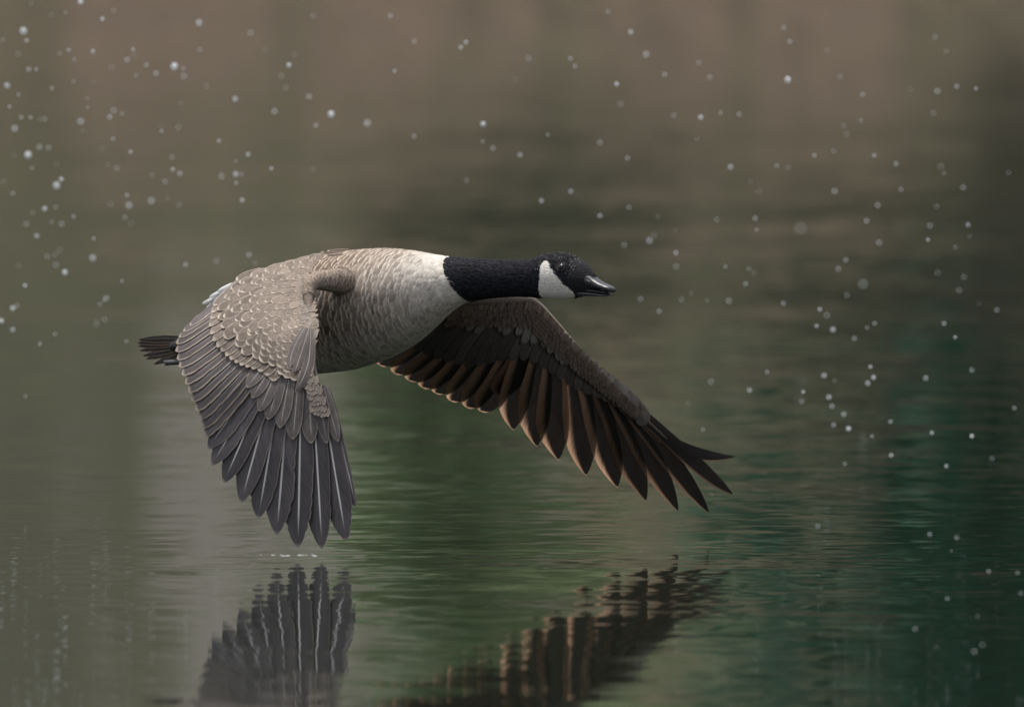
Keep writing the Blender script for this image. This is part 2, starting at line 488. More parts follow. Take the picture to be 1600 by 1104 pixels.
def body_feathers():
    acc = Acc()
    # contour feathers of the trunk, laid from the tail forward so that each row covers the next
    rows = [336.0]
    while rows[-1] < 723: rows.append(rows[-1] + float(np.interp(rows[-1], [336, 480, 600, 670, 716], [8, 7.4, 6.4, 5.4, 4.8])))
    a0, b0, La, wb = [], [], [], []
    for i, c in enumerate(rows):
        t, b_, lf = prof(np.array(c)); Rr = float((b_ - t) / 2)
        sp = np.interp(c, [320, 520, 640, 716], [17, 15.5, 11.5, 6.5])
        k = max(10, int(2 * math.pi * Rr / sp))
        ph = (np.arange(k) + .5 * (i % 2)) / k * 2 * math.pi + rng.normal(size=k) * .15 * sp / Rr
        a0.append(c + rng.normal(size=k) * .7 + 1.6 * np.sin(ph * 4 + i * 1.7) + 1.0 * np.sin(ph * 9 + i * 2.9)); b0.append(ph)
        La.append(np.interp(c, [320, 520, 640, 716], [26, 23, 18, 12]) * rng.uniform(.85, 1.15, k))
        wb.append(np.full(k, 1.05 * sp / Rr) * rng.uniform(.9, 1.15, k))
    a0, b0, La, wb = map(np.concatenate, (a0, b0, La, wb))
    mc, me_, blk, chk = body_colours(a0, b0)
    keep = ~blk
    rn = 1 + .13 * rng.normal(size=(len(a0), 1))
    # scattered darker flank feathers
    dark = (rng.random(len(a0)) < .10) & (np.sin(b0) < .3) & (a0 < 600) & (np.sin(b0) > -.75)
    mc = np.clip(mc * rn, .01, .8); mc[dark] *= .45
    scales(acc, bodyP, bodyN, a0[keep], b0[keep], La[keep], wb[keep], .0003, .0013, mc[keep], me_[keep], .04, .17, nw=7, arc=.05)
    acc.build("body_plumage", M_barred, body)
    # neck and head down: narrow black strands lying back along the neck
    acc = Acc()
    n = 5200
    a0 = rng.uniform(699, 905, n); b0 = rng.uniform(0, 2 * math.pi, n)
    mc, me_, blk, chk = body_colours(a0, b0)
    keep = blk & (a0 < 902)
    a0, b0, mc, me_ = a0[keep], b0[keep], mc[keep], me_[keep]
    ce, pe = near_on_body(877, 417, 860, 905)
    de = np.minimum(*[np.linalg.norm(bodyP(a0 - 3, b0) - bodyP(np.array(ce), np.array(q)), axis=-1) for q in (pe, math.pi - pe)])
    a0, b0, mc, me_ = [x[de > .0078] for x in (a0, b0, mc, me_)]
    k = len(a0)
    La = np.where(a0 > 836, rng.uniform(3, 5, k), rng.uniform(8, 14, k)); La = np.minimum(La, np.where(a0 < 770, np.maximum(3.5, a0 - (719 - 17 * np.sin(b0))), 99)); wb = np.where(a0 > 840, .03, .045) * rng.uniform(.6, 1.4, k)
    mc = mc * rng.uniform(.5, 2.3, (k, 1))
    scales(acc, bodyP, bodyN, a0, b0, La, wb, .0002, .0020, mc, mc * 1.6, .4, .5, nw=3, twist=.10)
    acc.build("neck_plumage", M_plume, body)
body_feathers()

def tube(pts, rads, nphi=14, caps=True):
    P = np.array(pts, float); r = np.array(rads, float)
    T = nrm(np.gradient(P, axis=0)); V, F = [], []
    ref = np.array([0, 0, 1.0]) if abs(T[0][2]) < .8 else np.array([1.0, 0, 0])
    A = nrm(np.cross(T, ref)); B = np.cross(T, A)
    ph = np.linspace(0, 2 * math.pi, nphi, endpoint=False)
    V = (P[:, None] + r[:, None, None] * (A[:, None] * np.cos(ph)[:, None] + B[:, None] * np.sin(ph)[:, None])).reshape(-1, 3)
    n = len(P); idx = np.arange(n * nphi).reshape(n, nphi)
    F = np.stack([idx[:-1], np.roll(idx, -1, 1)[:-1], np.roll(idx, -1, 1)[1:], idx[1:]], -1).reshape(-1, 4).tolist()
    if caps: F.append(idx[0][::-1].tolist()); F.append(idx[-1].tolist())
    return V.tolist(), F

def tube_surface(P, r):
    P = np.array(P, float); r = np.array(r, float)
    T = nrm(np.gradient(P, axis=0)); ref = np.array([0, 0, 1.0])
    A = nrm(np.cross(T, np.where(np.abs(T[:, 2:]) > .97, np.array([[1.0, 0, 0]]), ref))); B = np.cross(T, A)
    n = len(P)
    def f(a, b):
        a = np.clip(np.asarray(a, float), 0, 1) * (n - 1)
        i = np.minimum(a.astype(int), n - 2); t = (a - i)[..., None]
        g = lambda X: X[i] * (1 - t) + X[i + 1] * t
        return g(P) + g(r[:, None]) * (g(A) * np.cos(b)[..., None] + g(B) * np.sin(b)[..., None])
    def nn(a, b):
        a = np.asarray(a, float); c = f(a, b) + f(a, b + math.pi)
        return nrm(f(a, b) - c / 2)
    return f, nn

def spline(pts, n=40):
    P = np.array(pts, float); t = np.linspace(0, len(P) - 1, n)
    Pe = np.vstack([2 * P[0] - P[1], P, 2 * P[-1] - P[-2]])
    i = np.minimum(t.astype(int), len(P) - 2); f = (t - i)[:, None]
    p0, p1, p2, p3 = Pe[i], Pe[i + 1], Pe[i + 2], Pe[i + 3]
    return .5 * (2 * p1 + (p2 - p0) * f + (2 * p0 - 5 * p1 + 4 * p2 - p3) * f ** 2 + (3 * p1 - p0 - 3 * p2 + p3) * f ** 3)

def mesh_obj(name, V, F, mat, parent, colr=None):
    me = bpy.data.meshes.new(name); me.from_pydata([tuple(v) for v in V], [], F); smooth(me)
    if colr is not None:
        a = me.attributes.new("fcol", 'FLOAT_VECTOR', 'POINT'); a.data.foreach_set("vector", np.broadcast_to(np.array(colr, float), (len(V), 3)).ravel())
    return link(name, me, mat, parent)

def ellipsoid(ctr, ax, n=16):
    th = np.linspace(0, math.pi, n // 2 + 1); ph = np.linspace(0, 2 * math.pi, n, endpoint=False)
    ax = np.array(ax)
    V = [ctr + ax[0] * math.sin(a) * math.cos(b) + ax[1] * math.sin(a) * math.sin(b) + ax[2] * math.cos(a) for a in th for b in ph]
    m = len(th); idx = np.arange(m * n).reshape(m, n)
    F = np.stack([idx[:-1], np.roll(idx, -1, 1)[:-1], np.roll(idx, -1, 1)[1:], idx[1:]], -1).reshape(-1, 4).tolist()
    return V, F

def lofted(st, nphi=28, flat=2.3):
    """superelliptic loft along the head axis: (column, top, bottom, half width in mm)"""
    st = np.array(st, float)
    c = np.linspace(st[0, 0], st[-1, 0], 40)
    t, b_, w = [sm_interp(c, st[:, 0], st[:, i], 1.2) for i in (1, 2, 3)]
    ph = np.linspace(0, 2 * math.pi, nphi, endpoint=False)
    ctr = at(c, (t + b_) / 2, spineY(c)); hz = (b_ - t) / 2000
    cx = np.sign(np.cos(ph)) * np.abs(np.cos(ph)) ** (2 / flat); sx = np.sign(np.sin(ph)) * np.abs(np.sin(ph)) ** (2 / flat)
    V = ctr[:, None] + RIGHT * (w / 1000)[:, None, None] * cx[:, None] + UP * hz[:, None, None] * sx[:, None]
    n = len(c); idx = np.arange(n * nphi).reshape(n, nphi)
    F = np.stack([idx[:-1], idx[1:], np.roll(idx, -1, 1)[1:], np.roll(idx, -1, 1)[:-1]], -1).reshape(-1, 4).tolist()
    F.append(idx[0].tolist()); F.append(idx[-1][::-1].tolist())
    return V.reshape(-1, 3).tolist(), F

def head_parts():
    V, F = lofted([(905, 415, 450.5, 12), (914, 417.5, 451, 14), (922, 425.5, 451, 13), (932, 435, 451.5, 11.5), (941, 441, 452.5, 11),
                   (948, 444, 454, 10.5), (954, 446.5, 456, 9.5), (957.5, 448.5, 457, 6.5), (960, 451, 456, 2.5)])
    bill = mesh_obj("upper_bill", V, F, M_bill, body)
    V, F = lofted([(898, 453, 460.5, 11), (910, 453.5, 462.5, 12), (925, 455.5, 463, 11), (938, 457.5, 463, 10.2), (948, 459.5, 463, 9), (953, 459.8, 462, 7), (957, 460, 461.5, 3)])
    mesh_obj("lower_bill", V, F, M_bill, body)
    V, F = lofted([(900, 449, 456, 9.5), (915, 450, 456, 10), (935, 452, 458, 8.5), (950, 455, 460, 6)])
    mesh_obj("tongue", V, F, M_mouth, body)
    # nostrils: slanting dark slits on both sides of the upper bill
    for s in (1, -1):
        Y = spineY(930) ; ctr = at(927, 439.5, Y) + s * RIGHT * .0124
        fw = np.array([math.cos(YAW), -math.sin(YAW), -.42])
        V, F = ellipsoid(ctr, (fw * .0055, UP * .0019, RIGHT * .0016), 12)
        mesh_obj("nostril", V, F, M_mouth, bill)
    c, p = near_on_body(877, 417, 860, 905)
    for q in (p, math.pi - p):
        P = bodyP(np.array(c), np.array(q)); N = bodyN(np.array(c), np.array(q))
        fw = nrm(np.cross(UP, N)); up = np.cross(N, fw)
        V, F = ellipsoid(P - N * .0002, (fw * .0062, up * .0056, N * .0042), 24)
        e = mesh_obj("eye", V, F, M_eye, body)
        ang = np.linspace(0, 2 * math.pi, 33)
        ring = [P + fw * .0066 * math.cos(a) + up * .0060 * math.sin(a) + N * .0012 for a in ang]
        V, F = tube(ring, [.0008] * 33, 8, False)
        mesh_obj("eyelid", V, F, M_lid, e)
head_parts()

# ---- feathers on a wing surface given by its depth at each place
def wing_normal(surf, px, py):
    dx = at(px + 2, py, surf(px + 2, py)) - at(px - 2, py, surf(px - 2, py))
    dy = at(px, py + 2, surf(px, py + 2)) - at(px, py - 2, surf(px, py - 2))
    n = nrm(np.cross(dx, dy))
    return np.where(n[..., 1:2] > 0, -n, n)

def feather(acc, surf, pts, width, o0, o1, fc, ec, ew=.15, tw=.06, sp=0.0, ss=0.5, side=0.0, roll=0.0, vt=.72, pw=.5, nl=18, nw=9, camber=.0015, basew=.45, fray=0.0, sag=0.0):
    pts = np.array(pts, float)
    if len(pts) == 2: pts = np.array([pts[0], pts.mean(0), pts[1]])
    t = np.linspace(0, 1, nl); v = 1 - (1 - t) ** 1.5
    # control point so that the middle one is on the curve
    q = 2 * pts[1] - .5 * (pts[0] + pts[2])
    xy = (1 - v)[:, None] ** 2 * pts[0] + (2 * v * (1 - v))[:, None] * q + v[:, None] ** 2 * pts[2]
    P = at(xy[:, 0], xy[:, 1], surf(xy[:, 0], xy[:, 1])); N = wing_normal(surf, xy[:, 0], xy[:, 1])
    P = P + N * (o0 + (o1 - o0) * v + sag * v ** 3)[:, None]
    T = nrm(np.gradient(P, axis=0)); S = nrm(np.cross(N, T))
    S = nrm(S * math.cos(roll) + N * math.sin(roll)); Nn = np.cross(T, S)
    w = np.interp(v, [0, .18, .5, 1], [basew, .85, 1, 1])
    tipp = np.clip((v - vt) / (1 - vt), 0, 1)
    w = w * np.maximum(1 - tipp ** 2, .004) ** pw
    w = w * (1 + .03 * np.sin(9 * v + rng.random() * 6))
    u = np.linspace(-1, 1, nw)
    if fray:                                         # worn, split vane edges
        fr = 1 - fray * (rng.random((nl, 2)) ** 6) * np.clip(v * 1.6 - .3, 0, 1)[:, None]
        edge = np.ones((nl, nw)); edge[:, 0] = fr[:, 0]; edge[:, -1] = fr[:, 1]
        edge[:, 1] = (1 + fr[:, 0]) / 2; edge[:, -2] = (1 + fr[:, 1]) / 2
    else: edge = 1.0
    uu = (u - sp)
    G = P[:, None] + S[:, None] * (uu[None, :] * edge * w[:, None] * width / 2000)[..., None]
    curl = -camber * uu[None, :] ** 2 * w[:, None]
    G = G + Nn[:, None] * curl[..., None]
    fuv = np.stack(np.broadcast_arrays(u[None, :], v[:, None], 0.0 * curl), -1)
    acc.grid(G[None], fuv[None], np.array(fc)[None] * (1 + .1 * rng.normal()), np.array(ec)[None] * (1 + .08 * rng.normal()), (ew, tw, sp), np.array([[ss, side, rng.random()]]))

def one(name, mat, parent, surf, pts, width, o0, o1, fc, ec, **kw):
    acc = Acc(); feather(acc, surf, pts, width, o0, o1, fc, ec, **kw)
    return acc.build(name, mat, parent)

def poly_at(P, t):
    """point at fraction t of a polyline by length"""
    P = np.array(P, float); d = np.r_[0, np.cumsum(np.linalg.norm(np.diff(P, axis=0), axis=1))]
    return np.stack([np.interp(np.asarray(t) * d[-1], d, P[:, i]) for i in (0, 1)], -1)

# ---- near wing: drooped towards the camera, upper side seen
def YN(px, py):
    px = np.asarray(px, float); py = np.asarray(py, float)
    le = sm_interp(py, [300, 395, 430, 460, 520, 600, 700, 900], [-.05, -.06, -.115, -.185, -.285, -.335, -.355, -.372], 14)
    s = (490 - px)
    return le + .78 * s / 1000 - .022 * np.sin(np.clip(s / 230, 0, 1) * math.pi)

def near_wing():
    arm = spline([at(580, 442, .0), at(556, 441, -.027), at(532, 439, -.079), at(510, 438, -.145), at(489, 440, -.195), at(482, 455, -.212), at(483, 480, -.232), at(486, 520, -.268), at(488, 560, -.300), at(497, 600, -.330), at(506, 625, -.340), at(516, 650, -.346)], 80)
    r = np.interp(np.linspace(0, 1, 80), [0, .1, .2, .3, .4, .47, .54, .7, 1], [.030, .026, .019, .0145, .011, .009, .0055, .004, .002])
    V, F = tube(arm, r, 20)
    wing = mesh_obj("wing", V, F, M_skin, goose, (.22, .175, .145))
    tag(wing, "drooping near wing seen from above")
    dk, dk_e = (.066, .060, .066), (.20, .175, .16)
    # primaries, innermost to outermost: base, tip
    PR = [((442, 535), (325, 701)), ((438, 545), (331, 727)), ((434, 560), (350, 754)), ((436, 568), (377, 785)), ((443, 578), (404, 810)), ((453, 590), (433, 835)),
          ((471, 598), (466, 855)), ((489, 602), (504, 857)), ((502, 604), (542, 845)), ((515, 606), (557, 792))]
    for i, (b, t) in enumerate(PR):
        o = one("primary_feather", M_flight, wing, YN, (b, t), 56 if i < 9 else 30, .001, .001, dk, dk_e, ew=.10, tw=.03, sp=.10 if i < 9 else .55, ss=.95,
                roll=.085, vt=.70, pw=.78, nl=40, basew=.3, camber=.0006, fray=.10 if i < 5 else .2)
    SE = [(321, 682), (318, 668), (313, 654), (307, 640), (301, 626), (296, 612), (291, 599), (286, 586), (281, 573), (278, 561), (276, 549), (277, 537), (281, 528), (288, 519), (298, 510), (311, 502)]
    n = len(SE)
    for i, t in enumerate(SE):
        f = i / (n - 1)
        b = poly_at([(442, 532), (432, 502), (414, 462), (399, 436), (388, 426)], f)
        mid = ((b[0] + t[0]) / 2 + 1, (b[1] + t[1]) / 2 + 2)
        g = min(1, f * 1.3)
        one("secondary_feather", M_flight, wing, YN, (b, mid, t), 36 - 9 * max(0, f - .6) / .4, .002, .003, np.array(dk) * (.85 + .5 * g) + np.array((.018, .009, 0)) * g, (.44 * (.5 + .5 * g), .37 * (.5 + .5 * g), .305 * (.5 + .5 * g)),
            ew=.26, tw=.04, sp=.25, ss=.22, side=1.0, roll=.09, vt=.82, pw=.62, nl=26, basew=.5, camber=.0005, fray=.15)
    # greater primary coverts
    acc = Acc()
    for b, t in [((432, 552), (388, 606)), ((436, 558), (397, 622)), ((440, 566), (408, 643)), ((446, 575), (421, 656)), ((455, 585), (440, 669)), ((468, 592), (460, 687)), ((484, 598), (489, 693)), ((498, 600), (514, 693)), ((509, 606), (532, 690))]:
        feather(acc, YN, (b, t), 32 if b[0] < 490 else 25, .0045, .005, (.105, .092, .090), (.27, .235, .21), ew=.16, tw=.05, sp=.1, ss=.4, roll=.07, vt=.58, pw=.62, basew=.5, camber=.0004)
    acc.build("primary_coverts", M_flight, wing)
    # greater secondary coverts
    acc = Acc()
    GT = [(338, 484), (335, 494), (333, 504), (331, 515), (333, 526), (337, 536), (343, 545), (350, 552), (357, 559), (364, 565), (372, 570), (380, 574), (389, 577), (399, 580), (410, 584), (421, 590), (431, 598)]
    for i, t in enumerate(GT):
        f = i / (len(GT) - 1)
        b = poly_at([(395, 432), (405, 462), (420, 488), (436, 510), (450, 528)], f)
        feather(acc, YN, (b, t), 32, .006, .0075, np.array((.20, .160, .135)) * (1 - .30 * f), (.46, .39, .33), ew=.22, tw=.08, sp=.15, ss=.2, roll=.07, vt=.68, pw=.6, basew=.5, camber=.0003)
    acc.build("greater_coverts", M_flight, wing)
    # median and lesser coverts: rows of scale-shaped feathers from the trailing row up to the leading edge
    acc = Acc()
    A = [(505, 406), (488, 420), (480, 440), (485, 465), (491, 495), (496, 528)]
    B = [(368, 446), (345, 480), (340, 508), (352, 530), (378, 554), (418, 572), (458, 604)]
    K = 13
    for k in range(K):
        s = 1 - k / (K - 1)                       # trailing row first
        m = int(12 + 3 * (1 - s) + 2 * s)
        for i in range(m):
            t = (i + .5 * (k % 2) + rng.normal() * .16) / (m - .5)
            if not -.02 < t < 1.02: continue
            a = poly_at(A, t); b = poly_at(B, t)
            p = a + (b - a) * (s * .98 + rng.normal() * .016); d = (b - a) / np.linalg.norm(b - a); d = d + rng.normal(size=2) * .08
            ln = (17 + 25 * s ** 1.2) * rng.uniform(.9, 1.1)
            w = (17 + 14 * s) * rng.uniform(.92, 1.1)
            ln = min(ln, s * np.linalg.norm(b - a) + 7)
            base = p - d * ln
            fcol = np.array((.235, .192, .163)) * (1 - .15 * t) * (1 - .34 * s ** 2) * rng.uniform(.85, 1.12)
            feather(acc, YN, (base, p), w, .0092 + .0018 * (1 - s), .0101 + .0018 * (1 - s), fcol, (.47, .41, .35), ew=.17, tw=.12, ss=.0, vt=.5, pw=.5, nl=9, nw=7, basew=.8, camber=.0002)
    # small coverts over the arm and down the front edge of the hand
    tf, tn = tube_surface(arm, r)
    nr, nk = 40, 11
    aa = np.repeat(np.linspace(.03, .46, nr)[::-1], nk); bb = np.tile(np.arange(nk) / nk * 2 * math.pi, nr) + np.repeat((np.arange(nr) % 2) * math.pi / nk, nk)
    na = nr * nk
    aa = aa + rng.normal(size=na) * .0025; bb = bb + rng.normal(size=na) * .06
    fcA = np.array((.24, .19, .155)) * rng.uniform(.8, 1.2, (na, 1))
    scales(acc, lambda a, b: tf(1 - a, b), lambda a, b: tn(1 - a, b), 1 - aa + .006, bb, np.full(na, .034), np.full(na, .36), .0004, .0013, fcA, np.broadcast_to((.50, .425, .355), (na, 3)), .12, .2)
    for row in range(24):
        t = 1 - row / 24
        for q in range(5):
            w = float(np.interp(t, [0, .12, .3, .4, 1], [3, 9, 12, 20, 22]))
            p = poly_at([(478, 446), (487, 500), (491, 545), (494, 590), (507, 618), (519, 652)], min(1, t + rng.normal() * .006)) + np.array((-w * (q + .5 * (row % 2)) / 4.5, rng.normal() * 1.2))
            base = p + np.array((-2, -13))
            lay = .0001 * row
            feather(acc, YN, (base, p), 9.5, .0090 + lay, .0103 + lay, np.array((.19, .162, .143)) * rng.uniform(.88, 1.1), (.38, .33, .29), ew=.2, tw=.18, ss=0, vt=.4, nl=6, nw=5, basew=.7, camber=.0003)
    acc.build("small_coverts", M_covert, wing)
    acc = Acc()
    for pts, w in [(((480, 520), (462, 555), (459, 580)), 16), (((487, 521), (474, 562), (466, 586)), 17), (((492, 523), (486, 575), (467, 615)), 19)]:
        feather(acc, YN, pts, w, .0125, .013, (.098, .084, .080), (.26, .225, .20), ew=.12, tw=.04, ss=.55, sp=-.05, vt=.62, pw=.7, basew=.6)
    acc.build("alula", M_flight, wing)
near_wing()

# ---- far wing: stretched away from the camera, underside seen
_pts = np.array([(705, 470, .05), (720, 480, .06), (775, 465, .13), (840, 467, .20), (905, 540, .285), (1000, 635, .37), (1060, 690, .43), (1150, 712, .50), (1143, 770, .51), (597, 570, .21), (650, 590, .24), (780, 640, .335), (840, 692, .37), (910, 740, .42), (1055, 795, .49)])
def _basis(x, y):
    x = (np.asarray(x, float) - 850) / 300; y = (np.asarray(y, float) - 600) / 200
    return np.stack(np.broadcast_arrays(1 + 0 * x * y, x, y, x * x, x * y, y * y), -1)
_cf = np.linalg.lstsq(_basis(_pts[:, 0], _pts[:, 1]), _pts[:, 2], rcond=None)[0]
def YF(px, py): return _basis(px, py) @ _cf

def far_wing():
    le = [(690, 452), (740, 459), (800, 462), (835, 467), (868, 500), (905, 542), (950, 588), (1000, 638), (1045, 680)]
    LE = np.array(le, float)
    P = at(LE[:, 0] - 3, LE[:, 1] + 6, YF(LE[:, 0], LE[:, 1]) - .002)
    arm = spline(P, 60); r = np.interp(np.linspace(0, 1, 60), [0, .3, .5, .8, 1], [.016, .009, .0075, .0045, .0015])
    V, F = tube(arm, r)
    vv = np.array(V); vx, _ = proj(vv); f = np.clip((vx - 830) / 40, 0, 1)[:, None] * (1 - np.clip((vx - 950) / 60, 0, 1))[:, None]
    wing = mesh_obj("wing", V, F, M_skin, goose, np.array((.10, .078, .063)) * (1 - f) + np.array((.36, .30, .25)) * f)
    tag(wing, "stretched far wing showing its dark underside")
    dk = np.array((.016, .0138, .0125)); br = np.array((.33, .205, .135))  # brown inner-vane edges; the colour also holds backlight glowing through single vanes
    PT = [(802, 670), (839, 696), (873, 717), (916, 741), (965, 760), (1010, 781), (1060, 797), (1108, 800), (1145, 772), (1163, 707)]
    PB = [(842, 496), (856, 508), (872, 522), (888, 537), (905, 553), (923, 571), (941, 590), (958, 607), (975, 620), (984, 626)]
    SB0 = [(715, 476), (760, 480), (800, 485), (838, 496)]
    ST_ = [(598, 571), (622, 584), (644, 595), (665, 606), (686, 615), (710, 627), (735, 637), (757, 643), (783, 616)]
    for i, t in enumerate(ST_):
        b = poly_at(SB0, i / (len(ST_) - 1))
        mid = ((b[0] + t[0]) / 2 + 6, (b[1] + t[1]) / 2 + 4)
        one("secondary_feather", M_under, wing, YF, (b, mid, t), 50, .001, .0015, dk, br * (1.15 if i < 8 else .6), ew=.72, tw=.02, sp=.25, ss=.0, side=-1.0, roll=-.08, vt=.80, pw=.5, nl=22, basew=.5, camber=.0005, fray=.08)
    for i, (b, t) in enumerate(zip(PB, PT)):
        if i == 9: mid = (1062, 695)
        elif i == 8: mid = (1068, 703)
        elif i == 7: mid = (1040, 703)
        else: mid = ((b[0] + t[0]) / 2 + 7 - 10 * (i < 3), (b[1] + t[1]) / 2 - 3)
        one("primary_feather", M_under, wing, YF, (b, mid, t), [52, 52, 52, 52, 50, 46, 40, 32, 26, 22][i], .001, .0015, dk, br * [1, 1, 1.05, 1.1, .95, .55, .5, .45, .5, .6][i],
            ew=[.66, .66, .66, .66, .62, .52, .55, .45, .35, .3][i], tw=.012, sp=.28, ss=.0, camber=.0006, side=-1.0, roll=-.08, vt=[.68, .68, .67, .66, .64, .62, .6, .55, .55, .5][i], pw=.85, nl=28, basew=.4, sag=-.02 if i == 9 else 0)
    # greater under-coverts
    acc = Acc()
    GB = [(720, 474), (770, 474), (815, 478), (842, 486), (880, 520), (915, 555), (960, 600), (985, 622)]
    GTp = [(650, 545), (690, 560), (735, 572), (780, 560), (820, 560), (858, 580), (905, 610), (962, 628), (1010, 660)]
    for i in range(24):
        f = i / 23
        b = poly_at(GB, f); t = poly_at(GTp, f)
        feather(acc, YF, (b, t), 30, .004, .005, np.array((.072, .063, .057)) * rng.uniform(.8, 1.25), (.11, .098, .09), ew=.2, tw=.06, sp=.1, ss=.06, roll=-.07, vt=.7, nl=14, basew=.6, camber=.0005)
    acc.build("greater_underwing_coverts", M_under, wing)
    acc = Acc()
    for i in range(22):
        f = (i + rng.uniform(-.2, .2)) / 21
        b = poly_at([(745, 470), (800, 470), (838, 478), (880, 522), (930, 572), (975, 612)], f)
        t = poly_at([(712, 515), (770, 520), (818, 535), (850, 552), (890, 580), (930, 602), (990, 640)], f)
        t = b + (t - b) * rng.uniform(.8, 1.05)
        feather(acc, YF, (b, t), 25, .007, .008, np.array((.15, .14, .128)) * rng.uniform(.75, 1.3), (.14, .13, .12), ew=.2, tw=.1, ss=.06, roll=-.06, vt=.55, nl=12, basew=.7, camber=.0005)
    acc.build("median_underwing_coverts", M_under, wing)
    acc = Acc()
    NR = 6
    for row in range(NR):
        off = 1 - row / (NR - 1)
        m = 46
        for q in range(m):
            t = (q + .5 * (row % 2) + rng.normal() * .15) / m
            p = poly_at([(705, 460), (760, 461), (832, 467), (868, 500), (905, 542), (955, 594), (1000, 640)], t)
            ff = np.clip((t - .36) / .12, 0, 1)
            perp = np.array((-.25, 1.0)) * (1 - ff) + np.array((-.72, .7)) * ff
            wd = np.interp(t, [0, .42, .6, 1], [26, 26, 20, 3])
            p = p + perp * (wd * off + 18 - 2 * t)
            d = np.array((-.45, .8)) * (1 - ff) + np.array((-.35, .92)) * ff
            base = p - d * 13
            feather(acc, YF, (base, p), 11, .0088 + .0004 * row, .0098 + .0004 * row, np.array((.115, .087, .070)) * rng.uniform(.7, 1.25), (.17, .135, .11), ew=.25, tw=.25, ss=0, vt=.4, nl=6, nw=5, basew=.8, camber=.0003)
    acc.build("lesser_underwing_coverts", M_under, wing)
far_wing()

def tail_and_rear():
    def YT(px, py): return .215 + .78 * (300 - np.asarray(px, float)) / 1000 + (548 - np.asarray(py, float)) * .0006
    T = [(216, 531), (214, 536), (215, 541), (218, 548), (223, 556), (228, 561), (240, 569), (257, 571)]
    tail = bpy.data.objects.new("tail", None)
    acc = Acc()
    V, F = ellipsoid(at(300, 541, .21), (np.array([.03, -.02, 0]), RIGHT * .035, UP * .014), 16)
    tail = mesh_obj("tail", V, F, M_skin, goose, (.012, .011, .012))
    for i, t in enumerate(T):
        f = i / 7
        b = (302, 530 + 13 * f)
        one("tail_feather", M_under, tail, YT, (b, ((b[0] + t[0]) / 2, (b[1] + t[1]) / 2 - 2 + 3 * f), t), 14, .0, .001, (.004, .0038, .004), (.10, .066, .045), ew=.34, tw=.04, sp=-.2, ss=.1, side=1.0 if i < 7 else -1.0, roll=.12, vt=.5, pw=.75, nl=24, camber=.0004, fray=.25)
    acc = Acc()
    for b, t in [((372, 452), (319, 474)), ((374, 448), (327, 472)), ((376, 445), (330, 464)), ((380, 441), (339, 461)), ((384, 437), (343, 455)), ((372, 457), (326, 480))]:
        feather(acc, lambda x, y: .09 + .6 * (360 - np.asarray(x, float)) / 1000 + 0 * np.asarray(y, float), (b, t), 10, 0, .006, (.8, .8, .82), (.82, .82, .85), ew=.2, tw=.1, ss=0, vt=.5, nl=10, nw=5)
    acc.build("rump_feathers", M_plume, body)
    acc = Acc()
    for tuft in ([((540, 391), (504, 399), 9), ((546, 390), (512, 394), 8), ((536, 397), (510, 402), 8)], [((536, 425), (501, 421), 7), ((540, 429), (512, 424), 7)]):
        acc = Acc()
        for b, t, w in tuft:
            feather(acc, lambda x, y: -.075 + .45 * (520 - np.asarray(x, float)) / 1000 - .0016 * (np.asarray(y, float) - 395), (b, t), w, 0, .003, (.11, .083, .068), (.42, .345, .28), ew=.22, tw=.12, ss=0, vt=.5, nl=10, nw=5, camber=.0003)
        acc.build("scapular_feathers", M_plume, body)
    # tucked foot under the tail: shank and three folded toes in one mesh
    Vs, Fs = [], []
    for k, (dy, dz) in enumerate(((0, 0), (.006, -.002), (-.006, -.003))):
        p = spline([at(318, 560, .17), at(292, 564, .19 + dy), at(270, 565 - 900 * dz / 2, .205 + dy * 1.5), at(256, 564.5 - 900 * dz / 2, .215 + dy * 2)], 24)
        V, F = tube(p, np.interp(np.linspace(0, 1, 24), [0, .4, .7, 1], [.006, .0045, .004, .0016]), 10)
        o = len(Vs); Vs += V; Fs += [[i + o for i in f] for f in F]
    mesh_obj("foot", Vs, Fs, M_foot, goose)
tail_and_rear()

# ------------------------------------------------------------------ water drops in the air, on the goose, and the splash
def drop_material():
    m, n, _, L = mat_new("water_drop"); b = NB(n)
    k = b.noise(b.pos(), 400.0, 2.0)
    c = b.mix(k, (.80, .84, .88), (.92, .94, .95))  # white colour stands in for sky and sun glinting through clear water
    pr = b.principled(c, .08, .5, None, IOR=1.33)
    tr = n.nodes.new("ShaderNodeBsdfTranslucent"); L.new(c, tr.inputs[0])
    mx = n.nodes.new("ShaderNodeMixShader"); mx.inputs[0].default_value = .5
    L.new(pr, mx.inputs[1]); L.new(tr.outputs[0], mx.inputs[2]); b.out(mx.outputs[0])
    return m
M_drop = drop_material()

